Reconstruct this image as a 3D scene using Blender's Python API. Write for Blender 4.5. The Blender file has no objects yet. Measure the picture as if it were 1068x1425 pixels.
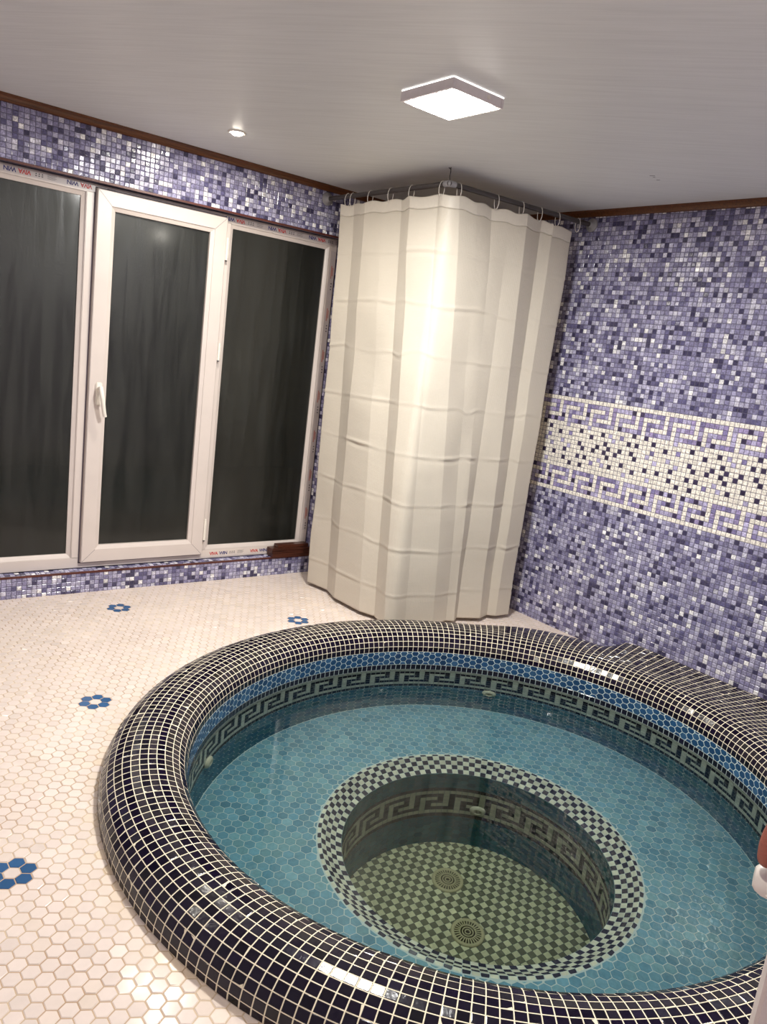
import bpy, bmesh, math, random
import numpy as np
from mathutils import Vector, Matrix

random.seed(7)
rng = np.random.default_rng(7)
SC = bpy.context.scene
COL = SC.collection
PI = math.pi
H = 2.2                      # ceiling height
XL, YB = -4.05, -4.25        # far sides of the room (behind and beside the camera)

# ------------------------------------------------------------------ helpers
def lin(r, g, b):
    f = lambda c: (c / 255 / 12.92) if c <= 10 else ((c / 255 + .055) / 1.055) ** 2.4
    return (f(r), f(g), f(b), 1.0)

def link(o, parent=None):
    COL.objects.link(o)
    if parent is not None:
        o.parent = parent
    return o

def tag(o, label=None, cat=None, group=None, kind=None):
    if label: o['label'] = label
    if cat: o['category'] = cat
    if group: o['group'] = group
    if kind: o['kind'] = kind
    return o

def empty(name, loc=(0, 0, 0), parent=None):
    o = bpy.data.objects.new(name, None)
    o.location = loc
    o.empty_display_size = .05
    return link(o, parent)

class MB:
    """collects polygons (several materials, one colour per face) into ONE mesh"""
    def __init__(s):
        s.v, s.f, s.m, s.t, s.sm = [], [], [], [], []
    def face(s, pts, m=0, tint=(1, 1, 1, 1), smooth=False):
        i = len(s.v)
        s.v.extend([tuple(p) for p in pts])
        s.f.append(tuple(range(i, i + len(pts))))
        s.m.append(m); s.t.append(tint); s.sm.append(smooth)
    def grid(s, G, m=0, smooth=True, flip=False, closed=False, tint=(1, 1, 1, 1)):
        nr, nc = len(G), len(G[0]); i0 = len(s.v)
        for r in G: s.v.extend([tuple(p) for p in r])
        for a in range(nr - 1):
            for b in range(nc if closed else nc - 1):
                b2 = (b + 1) % nc
                q = (i0 + a * nc + b, i0 + a * nc + b2, i0 + (a + 1) * nc + b2, i0 + (a + 1) * nc + b)
                s.f.append(q[::-1] if flip else q); s.m.append(m); s.t.append(tint); s.sm.append(smooth)
    def box(s, a, b, m=0, bev=0.0):
        bm = bmesh.new(); bmesh.ops.create_cube(bm, size=1)
        a = Vector(a); b = Vector(b)
        for v in bm.verts:
            v.co = Vector([(a[k] + b[k]) / 2 + v.co[k] * (b[k] - a[k]) for k in range(3)])
        if bev > 0:
            bmesh.ops.bevel(bm, geom=bm.edges[:], offset=bev, segments=2, affect='EDGES')
        s.bm(bm, m)
    def bm(s, bm, m=0, smooth=False, mat=None):
        i0 = len(s.v); bm.verts.index_update()
        for v in bm.verts: s.v.append(tuple(mat @ v.co if mat else v.co))
        for f in bm.faces:
            s.f.append(tuple(i0 + v.index for v in f.verts)); s.m.append(m); s.t.append((1, 1, 1, 1)); s.sm.append(smooth)
        bm.free()
    def tube(s, pts, r, m=0, n=12, cap=True):
        pts = [Vector(p) for p in pts]; G = []
        up = None
        for k, p in enumerate(pts):
            t = (pts[min(k + 1, len(pts) - 1)] - pts[max(k - 1, 0)]).normalized()
            if up is None:
                up = t.orthogonal().normalized()
            up = (up - t * up.dot(t)).normalized(); w = t.cross(up)
            rr = r[k] if isinstance(r, (list, tuple)) else r
            G.append([p + (up * math.cos(2 * PI * j / n) + w * math.sin(2 * PI * j / n)) * rr for j in range(n)])
        s.grid(G, m, True, closed=True)
        if cap:
            s.face(G[0][::-1], m); s.face(G[-1], m)
    def lathe(s, prof, M, m=0, n=32):
        G = [[M @ Vector((r * math.cos(2 * PI * j / n), r * math.sin(2 * PI * j / n), z)) for j in range(n)] for r, z in prof]
        s.grid(G, m, True, closed=True)
    def tile(s, poly, n, tint, gap=.0012, h=.0016, bev=.0016, tilt=.01, m=0):
        """one pillow-edged tile on the polygon poly with outward normal n"""
        k = len(poly)
        P = np.array(poly, float); c = P.mean(0); n = np.asarray(n, float)
        E = np.roll(P, -1, 0) - P
        L = np.linalg.norm(E, axis=1) + 1e-9
        d = np.linalg.norm(np.cross(P - c, E), axis=1) / L
        inr = max(1e-4, d.min())
        if inr < gap * 1.25: return
        s1 = 1 - gap / inr; s2 = max(.2, 1 - (gap + bev) / inr)
        A = c + (P - c) * s1
        B = c + (P - c) * s2
        tv = rng.normal(0, tilt, 3)
        B = B + n * (h + ((B - c) @ tv))[:, None]
        i = len(s.v)
        s.v.extend(map(tuple, A)); s.v.extend(map(tuple, B))
        s.f.append(tuple(range(i + k, i + 2 * k)))
        s.m.append(m); s.t.append(tint); s.sm.append(False)
        for a in range(k):
            b = (a + 1) % k
            s.f.append((i + a, i + b, i + k + b, i + k + a)); s.m.append(m); s.t.append(tint); s.sm.append(False)
    def build(s, name, mats, parent=None, tint=False):
        me = bpy.data.meshes.new(name)
        me.from_pydata(s.v, [], s.f)
        for mt in (mats if isinstance(mats, (list, tuple)) else [mats]): me.materials.append(mt)
        me.polygons.foreach_set('material_index', s.m)
        me.polygons.foreach_set('use_smooth', s.sm)
        if tint:
            at = me.attributes.new('tint', 'FLOAT_COLOR', 'FACE')
            at.data.foreach_set('color', np.array(s.t, dtype=np.float32).ravel())
        me.update()
        return link(bpy.data.objects.new(name, me), parent)

def boxobj(name, a, b, mat, parent=None, bev=0.0):
    m = MB(); m.box(a, b, 0, bev); return m.build(name, mat, parent)

# ------------------------------------------------------------------ materials
def newmat(name):
    m = bpy.data.materials.new(name); m.use_nodes = True
    nt = m.node_tree; b = nt.nodes['Principled BSDF']
    return m, nt, nt.nodes, nt.links, b

def simple(name, col, rough=.5, spec=.5, metal=0, bump=0, bscale=60, coat=0):
    m, nt, N, L, b = newmat(name)
    b.inputs['Base Color'].default_value = col
    b.inputs['Roughness'].default_value = rough
    b.inputs['Specular IOR Level'].default_value = spec
    b.inputs['Metallic'].default_value = metal
    b.inputs['Coat Weight'].default_value = coat
    tc = N.new('ShaderNodeTexCoord'); nz = N.new('ShaderNodeTexNoise')
    nz.inputs['Scale'].default_value = bscale; nz.inputs['Detail'].default_value = 4
    L.new(tc.outputs['Object'], nz.inputs['Vector'])
    mx = N.new('ShaderNodeMixRGB'); mx.blend_type = 'MULTIPLY'; mx.inputs['Fac'].default_value = .12
    mx.inputs['Color1'].default_value = col
    L.new(nz.outputs['Fac'], mx.inputs['Color2']); L.new(mx.outputs['Color'], b.inputs['Base Color'])
    if bump:
        bp = N.new('ShaderNodeBump'); bp.inputs['Strength'].default_value = bump; bp.inputs['Distance'].default_value = .002
        L.new(nz.outputs['Fac'], bp.inputs['Height']); L.new(bp.outputs['Normal'], b.inputs['Normal'])
    return m

def glaze(name, rough=.12, spec=.5, vein=.35, vscale=90, bump=.1, coat=0.0):
    """glazed tile: colour of the single tile from its own attribute, veined by noise"""
    m, nt, N, L, b = newmat(name)
    at = N.new('ShaderNodeAttribute'); at.attribute_name = 'tint'
    tc = N.new('ShaderNodeTexCoord')
    nz = N.new('ShaderNodeTexNoise'); nz.inputs['Scale'].default_value = vscale
    nz.inputs['Detail'].default_value = 5; nz.inputs['Distortion'].default_value = 1.5
    L.new(tc.outputs['Object'], nz.inputs['Vector'])
    mr = N.new('ShaderNodeMapRange')
    mr.inputs['From Min'].default_value = .3; mr.inputs['From Max'].default_value = .7
    mr.inputs['To Min'].default_value = 1 - vein; mr.inputs['To Max'].default_value = 1 + vein
    L.new(nz.outputs['Fac'], mr.inputs['Value'])
    vm = N.new('ShaderNodeVectorMath'); vm.operation = 'SCALE'
    L.new(at.outputs['Color'], vm.inputs[0]); L.new(mr.outputs['Result'], vm.inputs['Scale'])
    L.new(vm.outputs['Vector'], b.inputs['Base Color'])
    b.inputs['Roughness'].default_value = rough
    b.inputs['Specular IOR Level'].default_value = spec
    b.inputs['Coat Weight'].default_value = coat
    b.inputs['Coat Roughness'].default_value = .05
    if bump:
        bp = N.new('ShaderNodeBump'); bp.inputs['Strength'].default_value = bump; bp.inputs['Distance'].default_value = .001
        L.new(nz.outputs['Fac'], bp.inputs['Height']); L.new(bp.outputs['Normal'], b.inputs['Normal'])
    return m

M_GLASSTILE = glaze('veined_glass_mosaic', .16, .55, .42, 75, .35)
M_MATTETILE = glaze('glazed_floor_tile', .15, .28, .03, 20, .02)
M_NAVY = glaze('navy_glazed_mosaic', .12, .42, .15, 60, .25)
M_WET = glaze('glazed_tile_under_water', .25, .06, .10, 40, .05)
M_BLUEHEX = glaze('blue_glazed_hex', .16, .5, .12, 40, .05)
M_GROUT_WALL = simple('lavender_grout', lin(88, 83, 104), .8)
M_GROUT_RIM = simple('cream_grout', lin(236, 226, 200), .8, bump=.3, bscale=200)
M_GROUT_POOL = simple('pale_pool_grout', lin(205, 222, 220), .8)
M_GROUT_KEY = simple('grey_pool_grout', lin(168, 172, 160), .8)
M_GROUT_GREEN = simple('green_grey_grout', lin(70, 95, 95), .8)

def floor_grout():
    m, nt, N, L, b = newmat('tan_floor_grout')
    tc = N.new('ShaderNodeTexCoord'); nz = N.new('ShaderNodeTexNoise'); nz.inputs['Scale'].default_value = 5
    nz.inputs['Detail'].default_value = 6
    L.new(tc.outputs['Object'], nz.inputs['Vector'])
    cr = N.new('ShaderNodeValToRGB'); e = cr.color_ramp.elements
    e[0].position = .35; e[0].color = lin(168, 140, 112); e[1].position = .68; e[1].color = lin(205, 186, 160)
    L.new(nz.outputs['Fac'], cr.inputs['Fac']); L.new(cr.outputs['Color'], b.inputs['Base Color'])
    b.inputs['Roughness'].default_value = .8
    return m
M_GROUT_FLOOR = floor_grout()

GRAIN = math.radians(-54)
def ceiling_mat():
    m, nt, N, L, b = newmat('white_grained_ceiling_board')
    tc = N.new('ShaderNodeTexCoord'); mp = N.new('ShaderNodeMapping')
    mp.vector_type = 'TEXTURE'; mp.inputs['Scale'].default_value = (.45, .022, 1); mp.inputs['Rotation'].default_value = (0, 0, GRAIN)
    L.new(tc.outputs['Object'], mp.inputs['Vector'])
    nz = N.new('ShaderNodeTexNoise'); nz.inputs['Scale'].default_value = 1.6; nz.inputs['Detail'].default_value = 5
    nz.inputs['Distortion'].default_value = .8
    L.new(mp.outputs['Vector'], nz.inputs['Vector'])
    cr = N.new('ShaderNodeValToRGB'); e = cr.color_ramp.elements
    e[0].position = .3; e[0].color = lin(222, 224, 224); e[1].position = .62; e[1].color = lin(230, 232, 232)
    L.new(nz.outputs['Fac'], cr.inputs['Fac']); L.new(cr.outputs['Color'], b.inputs['Base Color'])
    bp = N.new('ShaderNodeBump'); bp.inputs['Strength'].default_value = .12; bp.inputs['Distance'].default_value = .002
    L.new(nz.outputs['Fac'], bp.inputs['Height']); L.new(bp.outputs['Normal'], b.inputs['Normal'])
    b.inputs['Roughness'].default_value = .42; b.inputs['Specular IOR Level'].default_value = .35
    return m
M_CEIL = ceiling_mat()

def wood(name, c1, c2, rough=.35, scale=(3, 60, 60)):
    m, nt, N, L, b = newmat(name)
    tc = N.new('ShaderNodeTexCoord'); mp = N.new('ShaderNodeMapping'); mp.inputs['Scale'].default_value = scale
    L.new(tc.outputs['Object'], mp.inputs['Vector'])
    nz = N.new('ShaderNodeTexNoise'); nz.inputs['Scale'].default_value = 2; nz.inputs['Detail'].default_value = 6
    nz.inputs['Distortion'].default_value = .6
    L.new(mp.outputs['Vector'], nz.inputs['Vector'])
    cr = N.new('ShaderNodeValToRGB'); e = cr.color_ramp.elements
    e[0].position = .3; e[0].color = c1; e[1].position = .7; e[1].color = c2
    L.new(nz.outputs['Fac'], cr.inputs['Fac']); L.new(cr.outputs['Color'], b.inputs['Base Color'])
    b.inputs['Roughness'].default_value = rough
    return m
M_TRIM = wood('brown_wood_moulding', lin(66, 34, 10), lin(112, 64, 26), .4)
M_EDGE = wood('red_brown_edge_strip', lin(66, 28, 24), lin(96, 46, 36), .4)
M_OFFCUT = wood('dark_brown_wood', lin(48, 24, 18), lin(92, 50, 36), .3)
M_PVC = simple('white_window_plastic', lin(214, 203, 197), .3, .5, bscale=8)
M_SEAM = simple('grey_rubber_seam', lin(92, 82, 92), .6)
M_FILM = simple('grey_protective_film', lin(196, 186, 184), .3, .5, bscale=30)
M_FILMW = simple('pale_protective_film', lin(226, 214, 204), .3, .5, bscale=30)
M_INKB = simple('navy_ink', lin(28, 24, 110), .5)
M_INKR = simple('red_ink', lin(200, 40, 40), .5)
M_INKG = simple('dark_grey_ink', lin(70, 66, 70), .5)
M_ROD = simple('grey_brown_painted_metal', lin(72, 66, 64), .4, .5)
M_WHITEPL = simple('white_plastic', lin(238, 232, 222), .35)
M_WIRE = simple('dark_wire', lin(52, 50, 50), .5)
M_LAMPBODY = simple('silver_lamp_body', lin(232, 226, 226), .4, .5)
M_DOOR = simple('white_door_paint', lin(226, 214, 208), .45, bscale=4)
M_DRAIN = simple('greyed_white_drain_plastic', lin(196, 188, 150), .5, .06)
M_JET = simple('cream_jet_plastic', lin(222, 220, 196), .3, .08)
M_SKIN = simple('reddish_skin', lin(158, 92, 76), .5, .4, bump=.8, bscale=220)
M_SLEEVE = simple('white_terry_sleeve', lin(222, 214, 208), .9, .2, bump=.6, bscale=300)
M_PLAIN = simple('pale_lilac_plaster', lin(190, 182, 200), .6)

def emit(name, col, st):
    m, nt, N, L, b = newmat(name)
    b.inputs['Base Color'].default_value = (.8, .8, .8, 1)
    b.inputs['Emission Color'].default_value = col; b.inputs['Emission Strength'].default_value = st
    return m
M_DIFF = emit('lit_lamp_diffuser', (1, .93, .84, 1), 22)
M_EDGEGLOW = emit('edge_glow', (1, .96, .90, 1), 1.6)
M_SPOT = emit('lit_spot_lens', (1, .90, .76, 1), 30)

def curtain_mat():
    m, nt, N, L, b = newmat('cream_satin_curtain')
    tc = N.new('ShaderNodeTexCoord')
    uv = N.new('ShaderNodeAttribute'); uv.attribute_name = 'cloth_uv'
    mp = N.new('ShaderNodeMapping'); mp.inputs['Scale'].default_value = (140, 140, 140)
    L.new(uv.outputs['Vector'], mp.inputs['Vector'])
    vo = N.new('ShaderNodeTexVoronoi'); vo.inputs['Scale'].default_value = 1; vo.inputs['Randomness'].default_value = .12
    L.new(mp.outputs['Vector'], vo.inputs['Vector'])
    cr = N.new('ShaderNodeValToRGB'); e = cr.color_ramp.elements
    e[0].position = .28; e[0].color = (1, 1, 1, 1); e[1].position = .42; e[1].color = (0, 0, 0, 1)
    L.new(vo.outputs['Distance'], cr.inputs['Fac'])
    nz = N.new('ShaderNodeTexNoise'); nz.inputs['Scale'].default_value = 9; nz.inputs['Detail'].default_value = 5
    L.new(uv.outputs['Vector'], nz.inputs['Vector'])
    b1 = N.new('ShaderNodeBump'); b1.inputs['Strength'].default_value = .22; b1.inputs['Distance'].default_value = .02
    L.new(nz.outputs['Fac'], b1.inputs['Height'])
    b2 = N.new('ShaderNodeBump'); b2.inputs['Strength'].default_value = .5; b2.inputs['Distance'].default_value = .001
    L.new(cr.outputs['Color'], b2.inputs['Height']); L.new(b1.outputs['Normal'], b2.inputs['Normal'])
    b.inputs['Base Color'].default_value = lin(223, 216, 203)
    rm = N.new('ShaderNodeMapRange'); rm.inputs['To Min'].default_value = .52; rm.inputs['To Max'].default_value = .34
    L.new(cr.outputs['Color'], rm.inputs['Value']); L.new(rm.outputs['Result'], b.inputs['Roughness'])
    b.inputs['Specular IOR Level'].default_value = .4
    b.inputs['Sheen Weight'].default_value = .15
    L.new(b2.outputs['Normal'], b.inputs['Normal'])
    tr = N.new('ShaderNodeBsdfTranslucent'); tr.inputs['Color'].default_value = lin(242, 228, 200)
    mx = N.new('ShaderNodeMixShader'); mx.inputs['Fac'].default_value = .3
    L.new(b.outputs['BSDF'], mx.inputs[1]); L.new(tr.outputs['BSDF'], mx.inputs[2])
    out = [n for n in N if n.type == 'OUTPUT_MATERIAL'][0]
    L.new(mx.outputs['Shader'], out.inputs['Surface'])
    return m
M_CURT = curtain_mat()

def pane_mat():
    """double pane with a film of condensation, night behind it"""
    m, nt, N, L, b = newmat('misted_window_glass')
    tc = N.new('ShaderNodeTexCoord')
    n1 = N.new('ShaderNodeTexNoise'); n1.inputs['Scale'].default_value = 140; n1.inputs['Detail'].default_value = 3
    mp = N.new('ShaderNodeMapping'); mp.inputs['Scale'].default_value = (26, 26, 2.2)
    L.new(tc.outputs['Object'], mp.inputs['Vector'])
    n2 = N.new('ShaderNodeTexNoise'); n2.inputs['Scale'].default_value = 1; n2.inputs['Detail'].default_value = 5; n2.inputs['Distortion'].default_value = .7
    L.new(tc.outputs['Object'], n1.inputs['Vector']); L.new(mp.outputs['Vector'], n2.inputs['Vector'])
    n3 = N.new('ShaderNodeTexNoise'); n3.inputs['Scale'].default_value = 2.6; n3.inputs['Detail'].default_value = 3
    L.new(tc.outputs['Object'], n3.inputs['Vector'])
    cr = N.new('ShaderNodeValToRGB'); e = cr.color_ramp.elements
    e[0].position = .3; e[0].color = (.25, .25, .25, 1); e[1].position = .75; e[1].color = (.55, .55, .55, 1)
    L.new(n2.outputs['Fac'], cr.inputs['Fac']); L.new(cr.outputs['Color'], b.inputs['Roughness'])
    b.inputs['Base Color'].default_value = (.018, .02, .017, 1)
    b.inputs['Specular IOR Level'].default_value = .5
    ad = N.new('ShaderNodeMath'); ad.operation = 'ADD'; L.new(n1.outputs['Fac'], ad.inputs[0]); L.new(n2.outputs['Fac'], ad.inputs[1])
    bp = N.new('ShaderNodeBump'); bp.inputs['Strength'].default_value = .35; bp.inputs['Distance'].default_value = .002
    L.new(ad.outputs['Value'], bp.inputs['Height']); L.new(bp.outputs['Normal'], b.inputs['Normal'])
    # mist film scatters a little light, in patches and runs
    mu = N.new('ShaderNodeMath'); mu.operation = 'MULTIPLY'; L.new(n2.outputs['Fac'], mu.inputs[0]); L.new(n3.outputs['Fac'], mu.inputs[1])
    c2 = N.new('ShaderNodeValToRGB'); e = c2.color_ramp.elements
    e[0].position = .12; e[0].color = (.009, .010, .0085, 1); e[1].position = .5; e[1].color = (.021, .0225, .019, 1)
    L.new(mu.outputs['Value'], c2.inputs['Fac']); L.new(c2.outputs['Color'], b.inputs['Base Color'])
    b.inputs['Coat Weight'].default_value = .5; b.inputs['Coat Roughness'].default_value = .11
    tr = N.new('ShaderNodeBsdfTransparent'); tr.inputs['Color'].default_value = (.8, .85, .8, 1)
    mx = N.new('ShaderNodeMixShader'); mx.inputs['Fac'].default_value = .2
    L.new(b.outputs['BSDF'], mx.inputs[1]); L.new(tr.outputs['BSDF'], mx.inputs[2])
    out = [n for n in N if n.type == 'OUTPUT_MATERIAL'][0]
    L.new(mx.outputs['Shader'], out.inputs['Surface'])
    return m
M_PANE = pane_mat()

def water_mat():
    m = bpy.data.materials.new('pool_water'); m.use_nodes = True
    nt = m.node_tree; N = nt.nodes; L = nt.links; N.clear()
    out = N.new('ShaderNodeOutputMaterial')
    g = N.new('ShaderNodeBsdfGlass'); g.inputs['IOR'].default_value = 1.33; g.inputs['Roughness'].default_value = 0
    g.inputs['Color'].default_value = (1, 1, 1, 1)
    L.new(g.outputs['BSDF'], out.inputs['Surface'])
    va = N.new('ShaderNodeVolumeAbsorption'); va.inputs['Color'].default_value = (.60, .72, .68, 1); va.inputs['Density'].default_value = .5
    L.new(va.outputs['Volume'], out.inputs['Volume'])
    return m
M_WATER = water_mat()

# ------------------------------------------------------------------ palettes
def jit(c, a=.06):
    k = 1 + random.gauss(0, a)
    return (max(0, c[0] * k), max(0, c[1] * k), max(0, c[2] * k), 1)
PUR = [(lin(62, 58, 92), .10), (lin(92, 88, 130), .11), (lin(126, 122, 160), .21), (lin(146, 143, 178), .25),
       (lin(170, 167, 196), .18), (lin(198, 196, 214), .10), (lin(228, 226, 228), .05)]
PW = [w for _, w in PUR]
def purple():
    c = jit(random.choices([c for c, _ in PUR], PW)[0], .07); g = .3 * c[0] + .6 * c[1] + .1 * c[2]
    return (c[0] * .82 + g * .18, c[1] * .82 + g * .18, c[2] * .82 + g * .18, 1)
WHITE_T, LILAC, MIDP, DARKP = lin(232, 226, 216), lin(172, 166, 198), lin(126, 118, 160), lin(56, 48, 74)
NAVY = lin(15, 8, 28)
def navy(): return jit(NAVY, .25)

# Greek key, period given: returns True where the key line runs, rows 1..5
def key(row, col, per):
    c = col % per; e = per - 2
    if row == 1: return c <= e
    if row == 2: return c in (0, e)
    if row == 3: return c == 0 or 2 <= c <= e
    if row == 4: return c in (0, 2)
    if row == 5: return c == 0 or 2 <= c
    return False

# ------------------------------------------------------------------ the room shell
PV, PH, Z0, Y0 = .0222, .0228, 1.2545, 1.231
DOTS = {}
for t in ("6,41D 6,29L 6,23L 6,16D 7,35L 7,38M 7,33D 7,27D 7,18D 8,40D 8,36L 8,42D 8,30D 8,24M 8,21D 9,34D 9,18M 10,41D 10,38D 10,32D "
          "10,35D 10,27D 10,22L 10,17L 11,42D 11,37D 11,19L 11,28D 11,34D 11,31D 11,24L 12,35D 12,23D 13,33L 13,29D 13,39D 13,27D 13,20D "
          "13,17D 14,42D 14,36D 14,31M 14,34L 14,23D 15,40L 15,25D 15,28D 15,18L").split():
    a, b = t[:-1].split(',')
    DOTS[(int(a), int(b) % 28)] = {'D': DARKP, 'L': LILAC, 'M': MIDP}[t[-1]]

def key_tint():
    return jit(random.choices([LILAC, MIDP, DARKP, lin(150, 138, 178)], [.42, .25, .1, .23])[0], .1)

def right_tint(row, col):
    if 0 <= row <= 22:
        if 1 <= row <= 5: return key_tint() if key(row, col, 7) else jit(WHITE_T, .03)
        if 17 <= row <= 21: return key_tint() if key(row - 16, col + 1, 7) else jit(WHITE_T, .03)
        d = DOTS.get((row, col % 28))
        return jit(d, .15) if d else jit(WHITE_T, .03)
    return purple()

def wall_tiles(mb, org, du, dv, n, u0, u1, v0, v1, tint, uo=0.0, vo=0.0, pu=PH, pv=PV, skip=None):
    """mosaic on the rectangle u0..u1 x v0..v1; grid lines at uo + k*pu, vo + k*pv"""
    org, du, dv, n = map(np.array, (org, du, dv, n))
    flip = np.dot(np.cross(du, dv), n) < 0
    for i in range(math.floor((u0 - uo) / pu), math.ceil((u1 - uo) / pu)):
        for j in range(math.floor((v0 - vo) / pv), math.ceil((v1 - vo) / pv)):
            a0, a1 = max(u0, uo + i * pu), min(u1, uo + (i + 1) * pu)
            b0, b1 = max(v0, vo + j * pv), min(v1, vo + (j + 1) * pv)
            if a1 - a0 < .004 or b1 - b0 < .004: continue
            if skip and skip((a0 + a1) / 2, (b0 + b1) / 2): continue
            P = [org + du * a + dv * b for a, b in ((a0, b0), (a1, b0), (a1, b1), (a0, b1))]
            if flip: P = P[::-1]
            mb.tile(P, n, tint(i, j), gap=.0011, h=.0016, bev=.0021, tilt=.026, m=1)

# right wall
mb = MB()
mb.box((0, YB - .1, -.02), (.1, .1, H), 0)
def rt(i, j): return right_tint(-j - 1, i)
wall_tiles(mb, (0, 0, Z0), (0, -1, 0), (0, 0, 1), (-1, 0, 0), 0, 3.6, -Z0, H - Z0 - .022, rt, uo=Y0, pu=PH)
tag(mb.build('wall_right', [M_GROUT_WALL, M_GLASSTILE], tint=True), 'wall of small purple glass mosaic with a white Greek key band', kind='structure')

# window wall, with the opening for the window
OX0, OX1, OZ0, OZ1 = -2.90, -.795, .108, 1.948
mb = MB()
mb.box((XL, 0, -.02), (OX0, .1, H), 0)
mb.box((OX1, 0, -.02), (0, .1, H), 0)
mb.box((OX0, 0, -.02), (OX1, .1, OZ0), 0)
mb.box((OX0, 0, OZ1), (OX1, .1, H), 0)
pt = lambda i, j: purple()
inside = lambda u, v: OX0 < u < OX1 and OZ0 < v < OZ1
for (a, b, c, d) in ((-3.4, OX0, 0, H - .022), (OX1, 0, 0, H - .022), (OX0, OX1, 0, OZ0 - .004), (OX0, OX1, OZ1 + .004, H - .022)):
    wall_tiles(mb, (0, 0, 0), (1, 0, 0), (0, 0, 1), (0, -1, 0), a, b, c, d, pt, uo=.006, vo=-.004)
# reveal: sill, right side, head
wall_tiles(mb, (0, 0, OZ0), (1, 0, 0), (0, 1, 0), (0, 0, 1), OX0, OX1, .006, .07, pt, uo=.006)
wall_tiles(mb, (OX1, 0, 0), (0, 1, 0), (0, 0, 1), (-1, 0, 0), .006, .07, OZ0, OZ1, pt)
tag(mb.build('wall_back', [M_GROUT_WALL, M_GLASSTILE], tint=True), 'purple mosaic wall around the wide white window', kind='structure')

tag(boxobj('wall_left', (XL - .1, YB - .1, -.02), (XL, .1, H), M_PLAIN), kind='structure')
tag(boxobj('wall_front', (XL, YB - .1, -.02), (0, YB, H), M_PLAIN), kind='structure')
tag(boxobj('ceiling', (XL - .1, YB - .1, H), (.1, .1, H + .08), M_CEIL), 'pale grained ceiling boards', kind='structure')

# small chips in the ceiling board
m = MB()
for a, b, c, d in ((-.504, -1.709, -.496, -1.729), (-.482, -1.710, -.478, -1.719), (-.437, -1.698, -.432, -1.712)):
    p, q = Vector((a, b, 0)), Vector((c, d, 0)); w_ = Vector((-(q - p).y, (q - p).x, 0)).normalized() * .003
    for zz in (H - .0006,):
        m.face([(v.x, v.y, zz) for v in (p - w_, p + w_, q + w_, q - w_)])
o = m.build('chip_mark', simple('dark_chip', lin(84, 78, 76), .8)); o.parent = bpy.data.objects['ceiling']; o['label'] = 'small dark chips in the board'
# wood mouldings under the ceiling
def moulding(name, p0, p1, nrm, lab):
    p0, p1, nrm = Vector(p0), Vector(p1), Vector(nrm)
    prof = [(0, 0), (.030, 0), (.030, -.007), (.022, -.012), (.014, -.020), (.009, -.028), (0, -.030)]
    m = MB(); G = [[p + nrm * a + Vector((0, 0, H + b)) for a, b in prof] for p in (p0, p1)]
    m.grid(G, 0, False); m.face(G[0]); m.face(G[1][::-1])
    return tag(m.build(name, M_TRIM), lab, kind='structure')
moulding('trim_1', (XL, 0, 0), (0, 0, 0), (0, -1, 0), 'brown wooden moulding between window wall and ceiling')
moulding('trim_2', (0, 0, 0), (0, YB, 0), (-1, 0, 0), 'brown wooden moulding between right wall and ceiling')
m = MB()
m.box((OX0 - .003, -.004, OZ0 - .005), (OX1 + .003, .006, OZ0 + .003)); m.box((OX0 - .003, -.004, OZ1 - .004), (OX1 + .003, .006, OZ1 + .005))
m.box((OX1 - .003, -.004, OZ0), (OX1 + .028, .006, OZ1))
tag(m.build('trim_3', M_EDGE), 'thin red brown edging strip around the window recess', kind='structure')

# ------------------------------------------------------------------ pool dimensions
CX, CY = -1.42, -2.155
RIN, ROUT, ZT, ZL, ZW = 1.015, 1.272, .100, .005, -.085
SEAT, PITR, PITW, PITZ = -.50, .577, .485, -1.12
def ell(th): return .022 * math.cos(2 * th)
def sst(x): x = min(1, max(0, x)); return x * x * (3 - 2 * x)
def r_out(th):
    d = abs(math.degrees(math.atan2(math.sin(th + .30), math.cos(th + .30))))   # 0 at the middle of the widened part by the wall
    d1 = math.degrees(.30)
    # widening from the plain ring to the wall
    w = sst((54 + d1 - d) / 22) * .16 + sst((20 + d1 - d) / 9.5) * 1.4
    return ROUT + ell(th) + w
def pol(th, r, z): return np.array((CX + r * math.cos(th), CY + r * math.sin(th), z))

# ------------------------------------------------------------------ floor
def hexpoly(cx, cy, R, rot): return [(cx + R * math.cos(rot + k * PI / 3), cy + R * math.sin(rot + k * PI / 3)) for k in range(6)]
FP = .0385
mb = MB()
NT = 240
inner, outer = [], []
for k in range(NT):
    th = 2 * PI * k / NT; c, s = math.cos(th), math.sin(th)
    t = min(((0 - CX) / c) if c > 1e-9 else ((XL - CX) / c) if c < -1e-9 else 1e9,
            ((0 - CY) / s) if s > 1e-9 else ((YB - CY) / s) if s < -1e-9 else 1e9)
    inner.append(pol(th, min(r_out(th) - .03, t), 0)); outer.append(pol(th, t, 0))
for cx_, cy_ in ((0, 0), (XL, 0), (XL, YB), (0, YB)):      # square the outer ring off at the corners
    k = min(range(NT), key=lambda k: (outer[k][0] - cx_) ** 2 + (outer[k][1] - cy_) ** 2)
    outer[k] = np.array((cx_, cy_, 0.0))
for k in range(NT):
    j = (k + 1) % NT
    mb.face([inner[k], outer[k], outer[j], inner[j]], 0)
F0 = (-2.4598, -1.1605)
def hx(i, j): return F0[0] + (i + .5 * (j % 2)) * FP, F0[1] + j * FP * math.sqrt(3) / 2
rows = FP * math.sqrt(3) / 2
def near(px, py):
    j = round((py - F0[1]) / rows); i = round((px - F0[0]) / FP - .5 * (j % 2)); return i, j
petals = set()
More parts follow.
